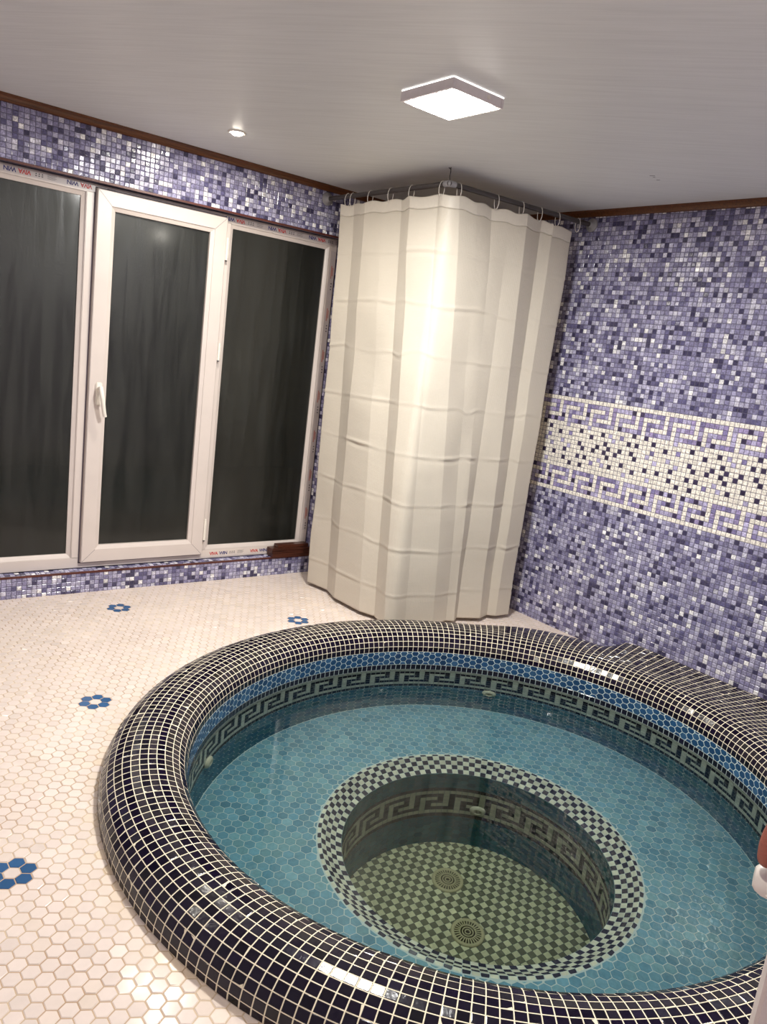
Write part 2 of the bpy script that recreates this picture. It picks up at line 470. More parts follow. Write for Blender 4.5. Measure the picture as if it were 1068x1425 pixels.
for fx, fy in ((-2.46, -1.1605), (-2.039, -.266), (-1.288, -.708), (-2.933, -1.948), (-.02, -1.60), (-3.35, -.62), (-3.4, -2.75), (-2.62, -3.1)):
    i, j = near(fx, fy); o = j % 2
    petals |= {(i - 1, j), (i + 1, j), (i + o - 1, j + 1), (i + o, j + 1), (i + o - 1, j - 1), (i + o, j - 1)}
WT = lin(218, 204, 196)
for j in range(-100, 38):
    for i in range(-44, 66):
        x, y = hx(i, j)
        if not (XL - .01 < x < .015 and YB - .01 < y < .015): continue
        th = math.atan2(y - CY, x - CX); d = math.hypot(x - CX, y - CY) - r_out(th)
        if d < -.035: continue
        if (i, j) in petals: tint = jit(lin(52, 88, 130), .06)
        else:
            tint = jit(WT, .025)
            st = max(0, 1 - max(d, 0) / .07) * random.random() * .8        # lime stain along the tub's foot
            st = max(st, .25 * random.random() ** 6)
            tint = (tint[0], tint[1] * (1 - .07 * st), tint[2] * (1 - .28 * st), 1)
        P = [(a, b, 0) for a, b in hexpoly(x, y, FP / math.sqrt(3), PI / 6)]
        mb.tile(P, (0, 0, 1), tint, gap=.0013, h=.0012, bev=.0016, tilt=.018, m=1)
tag(mb.build('floor', [M_GROUT_FLOOR, M_MATTETILE], tint=True), 'white hexagon tile floor with blue flower insets', kind='structure')

# ------------------------------------------------------------------ the round tub
tub = empty('hot_tub', (CX, CY, 0))
tag(tub, 'large round sunken hot tub with rounded navy mosaic rim', 'hot tub')
def tubpart(mb, name, mats):
    o = mb.build(name, mats, None, tint=True)
    o.parent = tub; o.matrix_parent_inverse = Matrix.Translation((-CX, -CY, 0))
    return o

N1 = 252
RC, NEXP = 1.142, 2.3
def rim_curve(th):
    """dense section of the rim from the inner lip over the crest to the floor (or to the wall)"""
    e = ell(th); ro = r_out(th); P = []
    wi = RC - RIN
    for k in range(61):
        f = k / 60 * PI / 2
        P.append((RC + e - wi * math.cos(f) ** (2 / NEXP), ZL + (ZT - ZL) * math.sin(f) ** (2 / NEXP)))
    w = ro - RC - e
    for k in range(1, 181):
        f = k / 180 * PI / 2
        P.append((RC + e + w * math.sin(f) ** (2 / NEXP), ZT * math.cos(f) ** (2 / NEXP)))
    P = np.array(P)
    lim = (-CX - .001) / math.cos(th) if math.cos(th) > .05 else 99
    bad = np.nonzero(P[:, 0] > lim)[0]
    if len(bad):
        b = bad[0]; t = (lim - P[b - 1, 0]) / (P[b, 0] - P[b - 1, 0])
        P = np.vstack([P[:b], P[b - 1] + t * (P[b] - P[b - 1])])
    return P
STEP = .0248
cols = []
for k in range(N1):
    th = 2 * PI * k / N1
    P = rim_curve(th); s = np.concatenate([[0], np.cumsum(np.hypot(*np.diff(P, axis=0).T))])
    n = int(math.ceil(s[-1] / STEP)) + 1
    q = np.minimum(np.arange(n) * STEP, s[-1])
    cols.append([pol(th, a, b) for a, b in zip(np.interp(q, s, P[:, 0]), np.interp(q, s, P[:, 1]))])
mb = MB()
for k in range(N1):
    A, B = cols[k], cols[(k + 1) % N1]
    n = max(len(A), len(B))
    for r in range(n - 1):
        a0, a1 = A[min(r, len(A) - 1)], A[min(r + 1, len(A) - 1)]
        b0, b1 = B[min(r, len(B) - 1)], B[min(r + 1, len(B) - 1)]
        q = [a0, a1, b1, b0]
        nn = np.cross(a1 - b0, b1 - a0); L = np.linalg.norm(nn)
        if L < 3e-5: continue
        nn = nn / L
        if nn[2] < -.2 or np.dot(nn[:2], np.array(a0[:2]) - np.array((CX, CY))) < 0 and r > 12 and nn[2] < .2: nn = -nn; q = q[::-1]
        mb.face(q, 0, smooth=False)
        mb.tile(q, nn, navy(), gap=.0012, h=.0008, bev=.0012, tilt=.026, m=1)
tubpart(mb, 'rim', [M_GROUT_RIM, M_NAVY])

# --- wall of the basin: blue hexagons, navy row, Greek key under water, hexagons down to the seat
def clip_v(poly, v0, v1):
    for val, sgn in ((v0, 1), (v1, -1)):
        out = []
        for k in range(len(poly)):
            a, b = poly[k], poly[(k + 1) % len(poly)]
            ia, ib = sgn * (a[1] - val) >= 0, sgn * (b[1] - val) >= 0
            if ia: out.append(a)
            if ia != ib:
                t = (val - a[1]) / (b[1] - a[1]); out.append((a[0] + t * (b[0] - a[0]), val))
        poly = [q for k, q in enumerate(out) if abs(q[0] - out[k - 1][0]) + 9 * abs(q[1] - out[k - 1][1]) > 1e-4]
        if len(poly) < 3: return []
    return poly
BLUE, BLUE2 = lin(34, 72, 110), lin(52, 90, 126)
def blue(): return jit(random.choice([BLUE, BLUE, BLUE, BLUE2, lin(32, 66, 104)]), .1)
def teal(): return jit(random.choice([lin(74, 122, 142), lin(66, 112, 136), lin(82, 128, 142)]), .08)
def cyl(u, z, R, N, el=1.0): th = 2 * PI * u / N; return pol(th, R + el * ell(th), z)
def inward(u, N): th = 2 * PI * u / N; return np.array((-math.cos(th), -math.sin(th), 0))
def hexband(mb, v0, v1, R, N, el, pu, pv, tint, vo=0.0, m=1, gap=.0008):
    """flat-topped hexagons around the cylinder: columns pu apart (in units of the circle /N), rows pv apart"""
    nc = round(N / pu); nc += nc % 2; pu = N / nc
    a, b = pu * 2 / 3, pv / 2
    for c in range(nc):
        for r in range(-1, int((v1 - v0) / pv) + 3):
            u, v = c * pu, v0 + vo + (r + .5 * (c % 2)) * pv
            P = [(u + a, v), (u + a / 2, v + b), (u - a / 2, v + b), (u - a, v), (u - a / 2, v - b), (u + a / 2, v - b)]
            P = clip_v(P, v0, v1)
            if len(P) < 3: continue
            Q = [cyl(x, y, R, N, el) for x, y in P][::-1]
            mb.tile(Q, inward(u, N), tint(), gap=gap, h=.0009, bev=.0008, tilt=.012, m=m)
def cyl_sheet(mb, v0, v1, R, N, el, m=0):
    mb.grid([[cyl(u, v, R, N, el) for u in range(N)] for v in (v1, v0)], m, True, closed=True, flip=False)
def sqrow(mb, v0, v1, R, N, el, tint, gap=.001, m=1):
    for u in range(N):
        Q = [cyl(u, v0, R, N, el), cyl(u, v1, R, N, el), cyl(u + 1, v1, R, N, el), cyl(u + 1, v0, R, N, el)]
        mb.tile(Q, inward(u + .5, N), tint(u), gap=gap, h=.0014, bev=.0013, tilt=.012, m=m)
GW, GB = lin(206, 208, 192), lin(34, 34, 44)
mb = MB()
ZB = ZL - .064
cyl_sheet(mb, ZB, ZL, RIN, N1, 1, 0); hexband(mb, ZB, ZL, RIN, N1, 1, 1.135, .0272, blue, gap=.0012)
cyl_sheet(mb, ZB - .025, ZB, RIN, N1, 1, 0); sqrow(mb, ZB - .025, ZB, RIN, N1, 1, lambda u: navy())
z = ZB - .025; PZ = .0249
cyl_sheet(mb, z - 8 * PZ, z, RIN, N1, 1, 2)
for r in range(8):
    sqrow(mb, z - (r + 1) * PZ, z - r * PZ, RIN, N1, 1,
          (lambda u, r=r: jit(GB, .12) if (r == 7 or key(r, -u, 6)) else jit(GW, .04)), gap=.0011, m=3)
z -= 8 * PZ
cyl_sheet(mb, SEAT, z, RIN, N1, 1, 0); hexband(mb, SEAT, z, RIN, N1, 1, 1.6, .034, teal, m=3)
tubpart(mb, 'basin_wall', [M_GROUT_POOL, M_BLUEHEX, M_GROUT_KEY, M_WET])

# --- seat
mb = MB()
mb.grid([[pol(2 * PI * k / 96, PITR - .02, SEAT) for k in range(96)], [pol(2 * PI * k / 96, RIN + .03 + ell(2 * PI * k / 96), SEAT) for k in range(96)]], 0, False, closed=True, flip=True)
ang = math.radians(-36)
e1 = np.array((math.cos(ang), math.sin(ang))) * FP; e2 = np.array((math.cos(ang + PI / 3), math.sin(ang + PI / 3))) * FP
SB = lin(116, 164, 184)
def seatblue(): return jit(random.choice([SB, SB, lin(106, 155, 177), lin(126, 172, 186)]), .07)
for i in range(-60, 61):
    for j in range(-60, 61):
        q = np.array((-2.1432, -1.6271)) + e1 * i + e2 * j
        d = math.hypot(q[0] - CX, q[1] - CY); th = math.atan2(q[1] - CY, q[0] - CX)
        if d > RIN + .026 + ell(th) or d < PITR - .012: continue
        hp = [(a, b) if math.hypot(a - CX, b - CY) > PITR else tuple(pol(math.atan2(b - CY, a - CX), PITR + .0005, 0)[:2]) for a, b in hexpoly(q[0], q[1], FP / math.sqrt(3), ang + PI / 6)]
        mb.tile([(a, b, SEAT) for a, b in hp], (0, 0, 1), seatblue(), gap=.0011, h=.001, bev=.0010, tilt=.012, m=1)
# pale bead where seat and wall meet
G = []
for k in range(7):
    f = k / 6 * PI / 2
    G.append([pol(2 * PI * q / 200, RIN + ell(2 * PI * q / 200) - .0035 * (1 - math.sin(f)), SEAT + .0035 * (1 - math.cos(f)) + .0013) for q in range(200)])
mb.grid(G, 0, True, closed=True, flip=True)
tubpart(mb, 'seat', [M_GROUT_POOL, M_WET])

# --- chequered ring round the pit
N2 = 132
prof = [(PITR, SEAT - .002), (PITR - .004, SEAT + .006)]
for k in range(41):
    f = k / 40 * PI / 2
    prof.append((PITW + (PITR - .012 - PITW) * math.cos(f) ** .75 * 1.0, SEAT + .007 - .062 * (1 - math.cos(f) ** .9) if False else SEAT + .007 - .066 * (1 - math.cos(f * 1.0)) ** 1.0))
prof = np.array(prof); s = np.concatenate([[0], np.cumsum(np.hypot(*np.diff(prof, axis=0).T))])
nr = 5; q = np.linspace(0, s[-1], nr + 1); pr = np.interp(q, s, prof[:, 0]); pz = np.interp(q, s, prof[:, 1])
CHW, CHD = lin(226, 228, 208), lin(58, 58, 74)
mb = MB()
for r in range(nr):
    for c in range(N2):
        t0, t1 = 2 * PI * c / N2, 2 * PI * (c + 1) / N2
        Q = [pol(t0, pr[r + 1], pz[r + 1]), pol(t0, pr[r], pz[r]), pol(t1, pr[r], pz[r]), pol(t1, pr[r + 1], pz[r + 1])]
        nn = np.cross(Q[1] - Q[0], Q[3] - Q[0]); nn = nn / np.linalg.norm(nn)
        if nn[2] < 0: nn = -nn; Q = Q[::-1]
        mb.face(Q, 0)
        mb.tile(Q, nn, jit(CHD if (r + c) % 2 else CHW, .07), gap=.0006, h=.0012, bev=.0012, tilt=.012, m=1)
tubpart(mb, 'pit_ring', [M_GROUT_POOL, M_WET])

# --- pit wall and floor
N3 = 120
mb = MB()
DG = [lin(60, 112, 122), lin(52, 102, 116), lin(68, 120, 126)]
dg = lambda *a: jit(random.choice(DG), .08)
zt = float(pz[-1]); KP = .0255; zk = -.682
cyl_sheet(mb, PITZ, zt, PITW, N3, 0, 0)
hexband(mb, zk, zt, PITW, N3, 0, 1.3, .034, dg)
for r in range(9):
    sqrow(mb, zk - (r + 1) * KP, zk - r * KP, PITW, N3, 0,
          (lambda u, r=r: jit(lin(60, 62, 58), .12) if (r in (0, 8) or key(r - 1, -u, 6)) else jit(lin(190, 192, 168), .05)), gap=.0006, m=1)
hexband(mb, PITZ, zk - 9 * KP, PITW, N3, 0, 1.3, .034, dg)
tubpart(mb, 'pit_wall', [M_GROUT_GREEN, M_WET])
mb = MB()
mb.face([pol(2 * PI * k / 64, PITW + .02, PITZ) for k in range(64)], 0)
a = math.radians(-8); u1 = np.array((math.cos(a), math.sin(a))) * .0258; u2 = np.array((-math.sin(a), math.cos(a))) * .0258
for i in range(-45, 46):
    for j in range(-45, 46):
        q = np.array((-1.466, -2.008)) + u1 * i + u2 * j
        if math.hypot(q[0] - CX, q[1] - CY) > PITW + .01: continue
        P = [np.append(q + u1 * x + u2 * y, PITZ) for x, y in ((-.5, -.5), (.5, -.5), (.5, .5), (-.5, .5))]
        mb.tile(P, (0, 0, 1), jit(lin(112, 112, 92) if (i + j) % 2 == 0 else lin(214, 212, 176), .07), gap=.0005, h=.001, bev=.0012, tilt=.01, m=1)
tubpart(mb, 'pit_floor', [M_GROUT_GREEN, M_WET])

# --- drains and jets
def drain(x, y):
    m = MB(); T = Matrix.Translation((x, y, PITZ))
    m.lathe([(.064, 0), (.064, .005), (.060, .009), (.052, .009), (.050, .005), (0, .005)], T, 0, 48)
    for r0 in (.030, .020, .010):
        m.lathe([(r0 + .0022, .004), (r0 + .0022, .010), (r0 - .0022, .010), (r0 - .0022, .004)], T, 0, 40)
    for k in range(28):
        f = 2 * PI * k / 28; c, s = math.cos(f), math.sin(f); w = .0022
        p = [(x + c * rr - s * w * q, y + s * rr + c * w * q) for rr, q in ((.031, -1), (.053, -1), (.053, 1), (.031, 1))]
        m.face([(a, b, PITZ + .0095) for a, b in p])
        for k2 in range(4):
            a, b = p[k2], p[(k2 + 1) % 4]
            m.face([(a[0], a[1], PITZ + .004), (b[0], b[1], PITZ + .004), (b[0], b[1], PITZ + .0095), (a[0], a[1], PITZ + .0095)])
    m2 = MB(); m2.lathe([(.0500, .0056), (.032, .0056), (.0, .0056)], T, 0, 40)
    o = tubpart(m, 'drain_cover', [M_DRAIN])
    w = m2.build('slot_ring', [simple('dark_drain_slots', lin(92, 88, 62), .7)], None); w.parent = o
    w['label'] = 'dark slots of the drain cover'
    return o
drain(-1.282, -1.922); drain(-1.389, -2.153)
def jet(th, R, z, r=.034):
    c = pol(th, R, z); n = Vector((-math.cos(th), -math.sin(th), 0))
    M = Matrix.Translation(Vector(c)) @ n.to_track_quat('Z', 'Y').to_matrix().to_4x4()
    m = MB(); m.lathe([(r, -.002), (r, .004), (r * .92, .009), (r * .62, .014), (r * .48, .015), (r * .42, .011), (r * .40, .004), (0, .004)], M, 0, 36)
    o = tubpart(m, 'jet_fitting', [M_JET])
    m2 = MB(); m2.lathe([(r * .26, .004), (r * .26, .010), (r * .18, .013), (r * .12, .012), (r * .11, .006), (0, .006)], M, 0, 24)
    w = m2.build('jet_nozzle', [M_JET], None); w.parent = o
for th, R, z in ((43.0, RIN, -.30), (134.6, RIN, -.275), (42.0, PITW, -.84), (223, RIN, -.30), (-47, RIN, -.30)):
    t = math.radians(th); jet(t, R + (ell(t) if R > .9 else 0), z)

# --- water
G = MB()
ring = [pol(2 * PI * k / 128, RIN + .05 + ell(2 * PI * k / 128), ZW) for k in range(128)]
low = [np.array((p[0], p[1], PITZ - .12)) for p in ring]
G.face(ring, 0, smooth=True); G.face(low[::-1], 0)
G.grid([ring, low], 0, False, closed=True, flip=True)
water = G.build('pool_water', M_WATER)
tag(water, 'clear still greenish blue water filling the round tub', 'water', kind='stuff')
water.cycles.is_caustics_caster = True
for o in tub.children: o.cycles.is_caustics_receiver = True

# ------------------------------------------------------------------ window
FY = .062                     # front of the fixed frame
win = empty('window_1', (-1.85, FY, OZ0)); tag(win, 'wide white plastic window of three dark misted panes', kind='structure')
def wpart(o, par=None):
    par = par or win
    o.parent = par
    o.matrix_parent_inverse = Matrix.Translation((1.85, -FY, -OZ0)) if par is win else Matrix.Identity(4)
    return o
def frame_ring(m, x0, x1, z0, z1, w, ya, yb, bead=.02, beady=.012, mi=0):
    """four mitred bars with a sloped glazing bead on the inside"""
    o = [(x0, z0), (x1, z0), (x1, z1), (x0, z1)]
    i1 = [(x0 + w, z0 + w), (x1 - w, z0 + w), (x1 - w, z1 - w), (x0 + w, z1 - w)]
    i2 = [(x0 + w + bead, z0 + w + bead), (x1 - w - bead, z0 + w + bead), (x1 - w - bead, z1 - w - bead), (x0 + w + bead, z1 - w - bead)]
    L = [[(x, yb, zz) for x, zz in o], [(x, ya + .003, zz) for x, zz in o],
         [(x + (.003 if k in (0, 3) else -.003), ya, zz + (.003 if k < 2 else -.003)) for k, (x, zz) in enumerate(o)],
         [(x, ya, zz) for x, zz in i1], [(x, ya + .004, zz) for x, zz in i1],
         [(x, ya + beady, zz) for x, zz in i2], [(x, ya + beady + .02, zz) for x, zz in i2]]
    m.grid(L, mi, False, closed=True)
ZF0, ZF1 = .113, 1.945
XF0, XF1 = -2.885, -.803
m = MB()
# outer frame, two mullions, beads round the fixed panes
def bar(x0, x1, z0, z1, y0=FY, y1=.11): m.box((x0, y0, z0), (x1, y1, z1), 0, .002)
bar(XF0, XF1, ZF1 - .040, ZF1); bar(XF0, XF1, ZF0, ZF0 + .052)
bar(XF0, XF0 + .05, ZF0 + .051, ZF1 - .039); bar(XF1 - .045, XF1, ZF0 + .051, ZF1 - .039)
bar(-2.192, -2.125, ZF0 + .051, ZF1 - .039); bar(-1.525, -1.468, ZF0 + .051, ZF1 - .039)
for x0, x1 in ((XF0 + .05, -2.192), (-1.468, XF1 - .045)):
    frame_ring(m, x0 - .002, x1 + .002, ZF0 + .050, ZF1 - .038, .002, FY + .002, .1, .021, .014)
wpart(m.build('frame', M_PVC))
def pane(name, x0, x1, z0, z1, y, par=None):
    return wpart(boxobj(name, (x0, y, z0), (x1, y + .006, z1), M_PANE), par)
pane('glass_pane', XF0 + .045, -2.19, ZF0 + .05, ZF1 - .04, FY + .022)
pane('glass_pane', -1.47, XF1 - .04, ZF0 + .05, ZF1 - .04, FY + .022)
# opening sash
SX0, SX1, SZ0, SZ1, SY = -2.150, -1.497, .145, 1.927, .038
m = MB(); frame_ring(m, SX0, SX1, SZ0, SZ1, .066, SY, FY, .020, .012)
sash = wpart(m.build('sash', M_PVC))
m = MB()
for (x, zz), (dx, dz) in (((SX0, SZ0), (1, 1)), ((SX1, SZ0), (-1, 1)), ((SX0, SZ1), (1, -1)), ((SX1, SZ1), (-1, -1))):
    pa, pb = Vector((x + dx * .004, SY - .0003, zz + dz * .004)), Vector((x + dx * .066, SY - .0003, zz + dz * .066))
    d = (pb - pa).normalized(); w = Vector((-d.z, 0, d.x)) * .0007
    m.face([pa - w, pb - w, pb + w, pa + w] if dx * dz > 0 else [pa - w, pb - w, pb + w, pa + w])
s_ = m.build('mitre_seam', M_SEAM); s_.parent = sash; s_['label'] = 'thin mitred corner seams'
o = boxobj('glass_pane', (SX0 + .06, SY + .026, SZ0 + .06), (SX1 - .06, SY + .032, SZ1 - .06), M_PANE); o.parent = sash
m = MB()
m.box((SX0 - .009, FY - .001, SZ0 - .006), (SX0 - .002, FY + .003, SZ1 + .004)); m.box((SX0 - .009, FY - .001, SZ0 - .008), (SX1 + .004, FY + .003, SZ0 - .002)); m.box((SX0 - .009, FY - .001, SZ1 + .001), (SX1 + .004, FY + .003, SZ1 + .007))
o = wpart(m.build('gasket', M_SEAM)); o['label'] = 'dark rubber gasket gap around the opening sash'
# handle on the sash
hx0, hz0 = -2.105, .995
m = MB(); m.box((hx0 - .015, SY - .010, hz0 - .055), (hx0 + .015, SY, hz0 + .055), 0, .004)
m.tube([(hx0, SY - .008, hz0 + .028), (hx0, SY - .035, hz0 + .028)], .010, 0, 16)
m.tube([(hx0, SY - .032, hz0 + .036), (hx0 + .001, SY - .043, hz0 + .012), (hx0 + .008, SY - .046, hz0 - .03), (hx0 + .018, SY - .043, hz0 - .085), (hx0 + .024, SY - .040, hz0 - .105)], [.010, .0115, .0105, .0095, .009], 0, 14)
h = m.build('handle', M_WHITEPL); h.parent = sash; h['label'] = 'white plastic lever handle'
# hinges
for zc, hl in ((1.775, .055), (1.255, .045), (.285, .06)):
    m = MB(); m.tube([(SX1 + .010, FY - .014, zc - hl), (SX1 + .010, FY - .014, zc + hl)], .0075, 0, 14)
    m.box((SX1 + .004, FY - .012, zc - hl * .8), (SX1 + .022, FY, zc + hl * .8), 0, .002)
    o = wpart(m.build('hinge', M_WHITEPL))
    m2 = MB(); m2.tube([(SX1 + .010, FY - .014, zc - hl - .006), (SX1 + .010, FY - .014, zc - hl)], .0062, 0, 12)
    w = m2.build('hinge_pin', M_INKG); w.parent = o
# printed protective tape left on the frame
def lettering(par, x, zz, flip, y, h=.0185):
    for txt, mt, dx in (('VIVA', M_INKR, 0), ('WIN', M_INKB, .060)):
        c = bpy.data.curves.new('tape_lettering', 'FONT'); c.body = txt; c.size = h * 1.38; c.extrude = .0002; c.offset = .0006
        c.space_character = .92
        o = bpy.data.objects.new('tape_lettering', c); o.data.materials.append(mt)
        if flip: o.matrix_world = Matrix.Translation((x - dx, y, zz + h)) @ Matrix.Rotation(PI, 4, 'Y') @ Matrix.Rotation(PI / 2, 4, 'X')
        else: o.matrix_world = Matrix.Translation((x + dx, y, zz)) @ Matrix.Rotation(PI / 2, 4, 'X')
        COL.objects.link(o); M_ = o.matrix_world.copy(); o.parent = par; o.matrix_parent_inverse = Matrix.Identity(4); o.matrix_world = M_
        o['label'] = 'red letters on the tape' if mt is M_INKR else 'blue letters on the tape'
def smallmarks(par, x, zz, y, n=3, s=1):
    m = MB()
    for k in range(n):
        m.box((x + k * .013, y - .0003, zz), (x + k * .013 + .005, y, zz + .005)); m.box((x + k * .013 - .001, y - .0003, zz - .008), (x + k * .013 + .006, y, zz - .004))
    for k in range(4):
        m.box((x + n * .013 + .01, y - .0003, zz + .006 - k * .005), (x + n * .013 + .05 - .006 * (k % 2), y, zz + .0072 - k * .005))
    o = m.build('tape_print', M_INKG); o.parent = par; o['label'] = 'small grey print on the tape'
def tape(x0, x1, z0, z1, mat, marks, flip):
    o = boxobj('protective_tape', (x0, FY - .0012, z0), (x1, FY - .0002, z1), mat); wpart(o)
    o['label'] = 'printed protective tape left on the frame'
    for x in marks:
        lettering(o, x + (.106 if flip else 0), (z0 + z1) / 2 - .0095, flip, FY - .0014)
        smallmarks(o, x + .125, (z0 + z1) / 2 + .002, FY - .0013)
    return o
tape(XF0 + .005, -2.155, ZF1 - .036, ZF1 - .003, M_FILM, [-2.79, -2.538, -2.277], True)
tape(-1.497, XF1 - .004, ZF1 - .036, ZF1 - .003, M_FILM, [-1.496, -1.248, -.992], True)
tape(-1.49, -1.05, ZF0 + .008, ZF0 + .046, M_FILMW, [-1.439, -1.182], False)
o = boxobj('protective_tape', (XF1 - .038, FY - .0012, .25), (XF1 - .006, FY - .0002, 1.88), M_FILM); wpart(o)
o['label'] = 'protective tape down the right jamb'
m = MB(); m2 = MB()
for k in range(7):
    zc = 1.70 - k * .235
    for q in range(3): m.box((XF1 - .020, FY - .0016, zc - q * .016), (XF1 - .012, FY - .0012, zc - q * .016 + .006))
    m2.box((XF1 - .026, FY - .0016, zc + .03), (XF1 - .019, FY - .0012, zc + .10)); m2.box((XF1 - .017, FY - .0016, zc + .045), (XF1 - .011, FY - .0012, zc + .09))
w = m.build('tape_print', M_INKG); w.parent = o; w = m2.build('tape_print', simple('faded_red_ink', lin(186, 128, 118), .6)); w.parent = o
# night outside
tag(boxobj('exterior_ground', (-6, .5, -.6), (3, 6, -.5), simple('dark_ground', lin(30, 30, 28), .9)), 'dark ground outside the window', kind='structure')

# ------------------------------------------------------------------ wood offcuts on the sill
def offcut(a, b, lab, groove=False):
    m = MB()
    if groove:
        h = b[2] - a[2]
        m.box((a[0], a[1] + .004, a[2]), b, 0, .002)
        m.box((a[0] - .002, a[1], a[2]), (b[0], a[1] + .01, a[2] + h * .36), 0, .0015)
        m.box((a[0] - .002, a[1], a[2] + h * .56), (b[0], a[1] + .01, b[2]), 0, .0015)
    else:
        m.box(a, b, 0, .002)
    return tag(m.build('wood_offcut', M_OFFCUT), lab, 'wood piece', 'wood offcuts on the window sill')
zs = OZ0 + .0018
offcut((-1.070, -.014, zs), (-.812, .058, zs + .026), 'dark brown wood strip lying lowest on the right end of the sill')
offcut((-1.074, -.012, zs + .0262), (-.815, .056, zs + .052), 'grooved dark wood strip between two others on the sill', True)
offcut((-1.030, .004, zs + .0522), (-.818, .055, zs + .070), 'short dark wood block topmost of the stack on the sill')

# ------------------------------------------------------------------ curtain rod, rings, curtain
RZ = 2.131
rod = empty('curtain_rod', (-.944, 0, RZ)); tag(rod, 'grey angled shower curtain rod hung below the ceiling in the corner', 'curtain rod')
def rpart(m, name, mat):
    o = m.build(name, mat); o.parent = rod; o.matrix_parent_inverse = Matrix.Translation((.944, 0, -RZ)); return o
EL = Vector((-.944, -.985, RZ)); WB = Vector((0, -1.060, RZ))
m = MB(); m.tube([(-.944, -.004, RZ), EL], .0115, 0, 18); rpart(m, 'pole', M_ROD)
m = MB(); m.tube([EL, WB + Vector((-.004, 0, 0))], .0115, 0, 18); rpart(m, 'pole', M_ROD)
M_FL = simple('light_grey_plastic', lin(150, 148, 150), .4)
m = MB(); m.tube([EL + Vector((0, .03, 0)), EL + Vector((0, .012, 0)), EL + Vector((.004, .003, 0)), EL + Vector((.014, -.001, 0)), EL + Vector((.032, -.0025, 0))], .0145, 0, 16); rpart(m, 'elbow', M_FL)
for c, n in (((-.944, -.0025, RZ), (0, -1, 0)), ((-.0025, -1.060, RZ), (-1, 0, 0))):
    M = Matrix.Translation(c) @ Vector(n).to_track_quat('Z', 'Y').to_matrix().to_4x4()
    m = MB(); m.lathe([(.034, 0), (.034, .004), (.029, .009), (.017, .013), (.0145, .030), (.0125, .030)], M, 0, 28); rpart(m, 'wall_flange', M_FL)
m = MB(); m.tube([EL + Vector((.004, .004, .012)), EL + Vector((.001, .006, .03)), EL + Vector((.002, .005, .05)), EL + Vector((.001, .006, H - RZ))], .0022, 0, 8)
m.tube([EL + Vector((.001, .006, H - RZ - .008)), EL + Vector((-.006, .012, H - RZ - .003))], .0022, 0, 6)
rpart(m, 'hanger_wire', M_WIRE)

ORD = ['first', 'second', 'third', 'fourth', 'fifth', 'sixth']
def ring(p, d, lab):
    m = MB(); d = Vector(d); up = Vector((0, 0, 1)); side = d.cross(up).normalized()
    pts = []
    for k in range(25):
        f = 2 * PI * k / 24 * .96 + .4
        pts.append(Vector((0, 0, -.019)) + side * math.sin(f) * .0165 + up * math.cos(f) * .0335 + d * .004 * math.sin(f * .5))
    m.tube(pts, .0016, 0, 8)
    o = m.build('curtain_ring', M_WHITEPL); o.location = p
    return tag(o, lab, 'curtain ring', 'white curtain rings on the angled rod')
for k, y in enumerate((-.20, -.245, -.40, -.565, -.725, -.94)):
    ring((-.944, y, RZ), (0, 1, 0), f'thin white ring on the rod leg by the window wall, {ORD[k]} from that wall')
dB = (WB - EL).normalized()
for k, t in enumerate((.06, .30, .47, .60, .73, .885)):
    ring(EL + (WB - EL) * t, dB, f'thin white ring on the rod leg by the right wall, {ORD[k]} from the rod corner')

# curtain: stations along the rod path, each with its place at top and bottom and its fold depth
def pathpt(s):
    """s < 0: along the leg by the window wall (distance to the corner), s > 0: along the other leg; rounded corner"""
    r = .055
    if s < -r: return Vector((-.948, -.985 - s, 0)), Vector((-1, 0, 0))
    if s > r: return EL.xy.to_3d() + dB * s, Vector((dB.y, -dB.x, 0))
    t = (s + r) / (2 * r); a = Vector((-.948, -.985 + r, 0)); c = EL.xy.to_3d() + dB * r; b = Vector((-.946, -.985, 0))
    p = a * (1 - t) ** 2 + b * 2 * t * (1 - t) + c * t * t
    n = (Vector((-1, 0, 0)) * (1 - t) + Vector((dB.y, -dB.x, 0)) * t).normalized()
    return p, n
#          top s, bottom s, depth top, depth bottom
ST = [(-.822, -.762, .004, .006), (-.735, -.60, -.014, -.020), (-.60, -.47, .016, .022), (-.47, -.25, .004, .014), (-.34, -.16, -.012, -.022), (-.245, -.03, .018, .020),
      (-.07, .10, -.006, -.014), (.05, .255, .022, .020), (.165, .36, .010, -.004), (.28, .40, -.016, .018), (.38, .45, .006, -.026), (.47, .58, .022, .018), (.60, .66, -.014, -.016), (.66, .70, .012, .010), (.80, .80, .006, .004)]
def station(u):
    x = u * (len(ST) - 1); i = min(int(x), len(ST) - 2); f = x - i
    g = f * f * (3 - 2 * f) * .12 + f * .88
    return [a * (1 - g) + b * g for a, b in zip(ST[i], ST[i + 1])]
NU, NV = 420, 300
ZCT, ZCB = RZ - .044, .022
noise1 = rng.normal(0, 1, (12, 9)); 
def bil(A, x, y):
    x = max(0, min(A.shape[0] - 1.001, x)); y = max(0, min(A.shape[1] - 1.001, y)); i, j = int(x), int(y); a, b = sst(x - i), sst(y - j)
    return (A[i, j] * (1 - a) + A[i + 1, j] * a) * (1 - b) + (A[i, j + 1] * (1 - a) + A[i + 1, j + 1] * a) * b
cr_noise = rng.normal(0, 1, (16, 16))
G, UVs = [], []
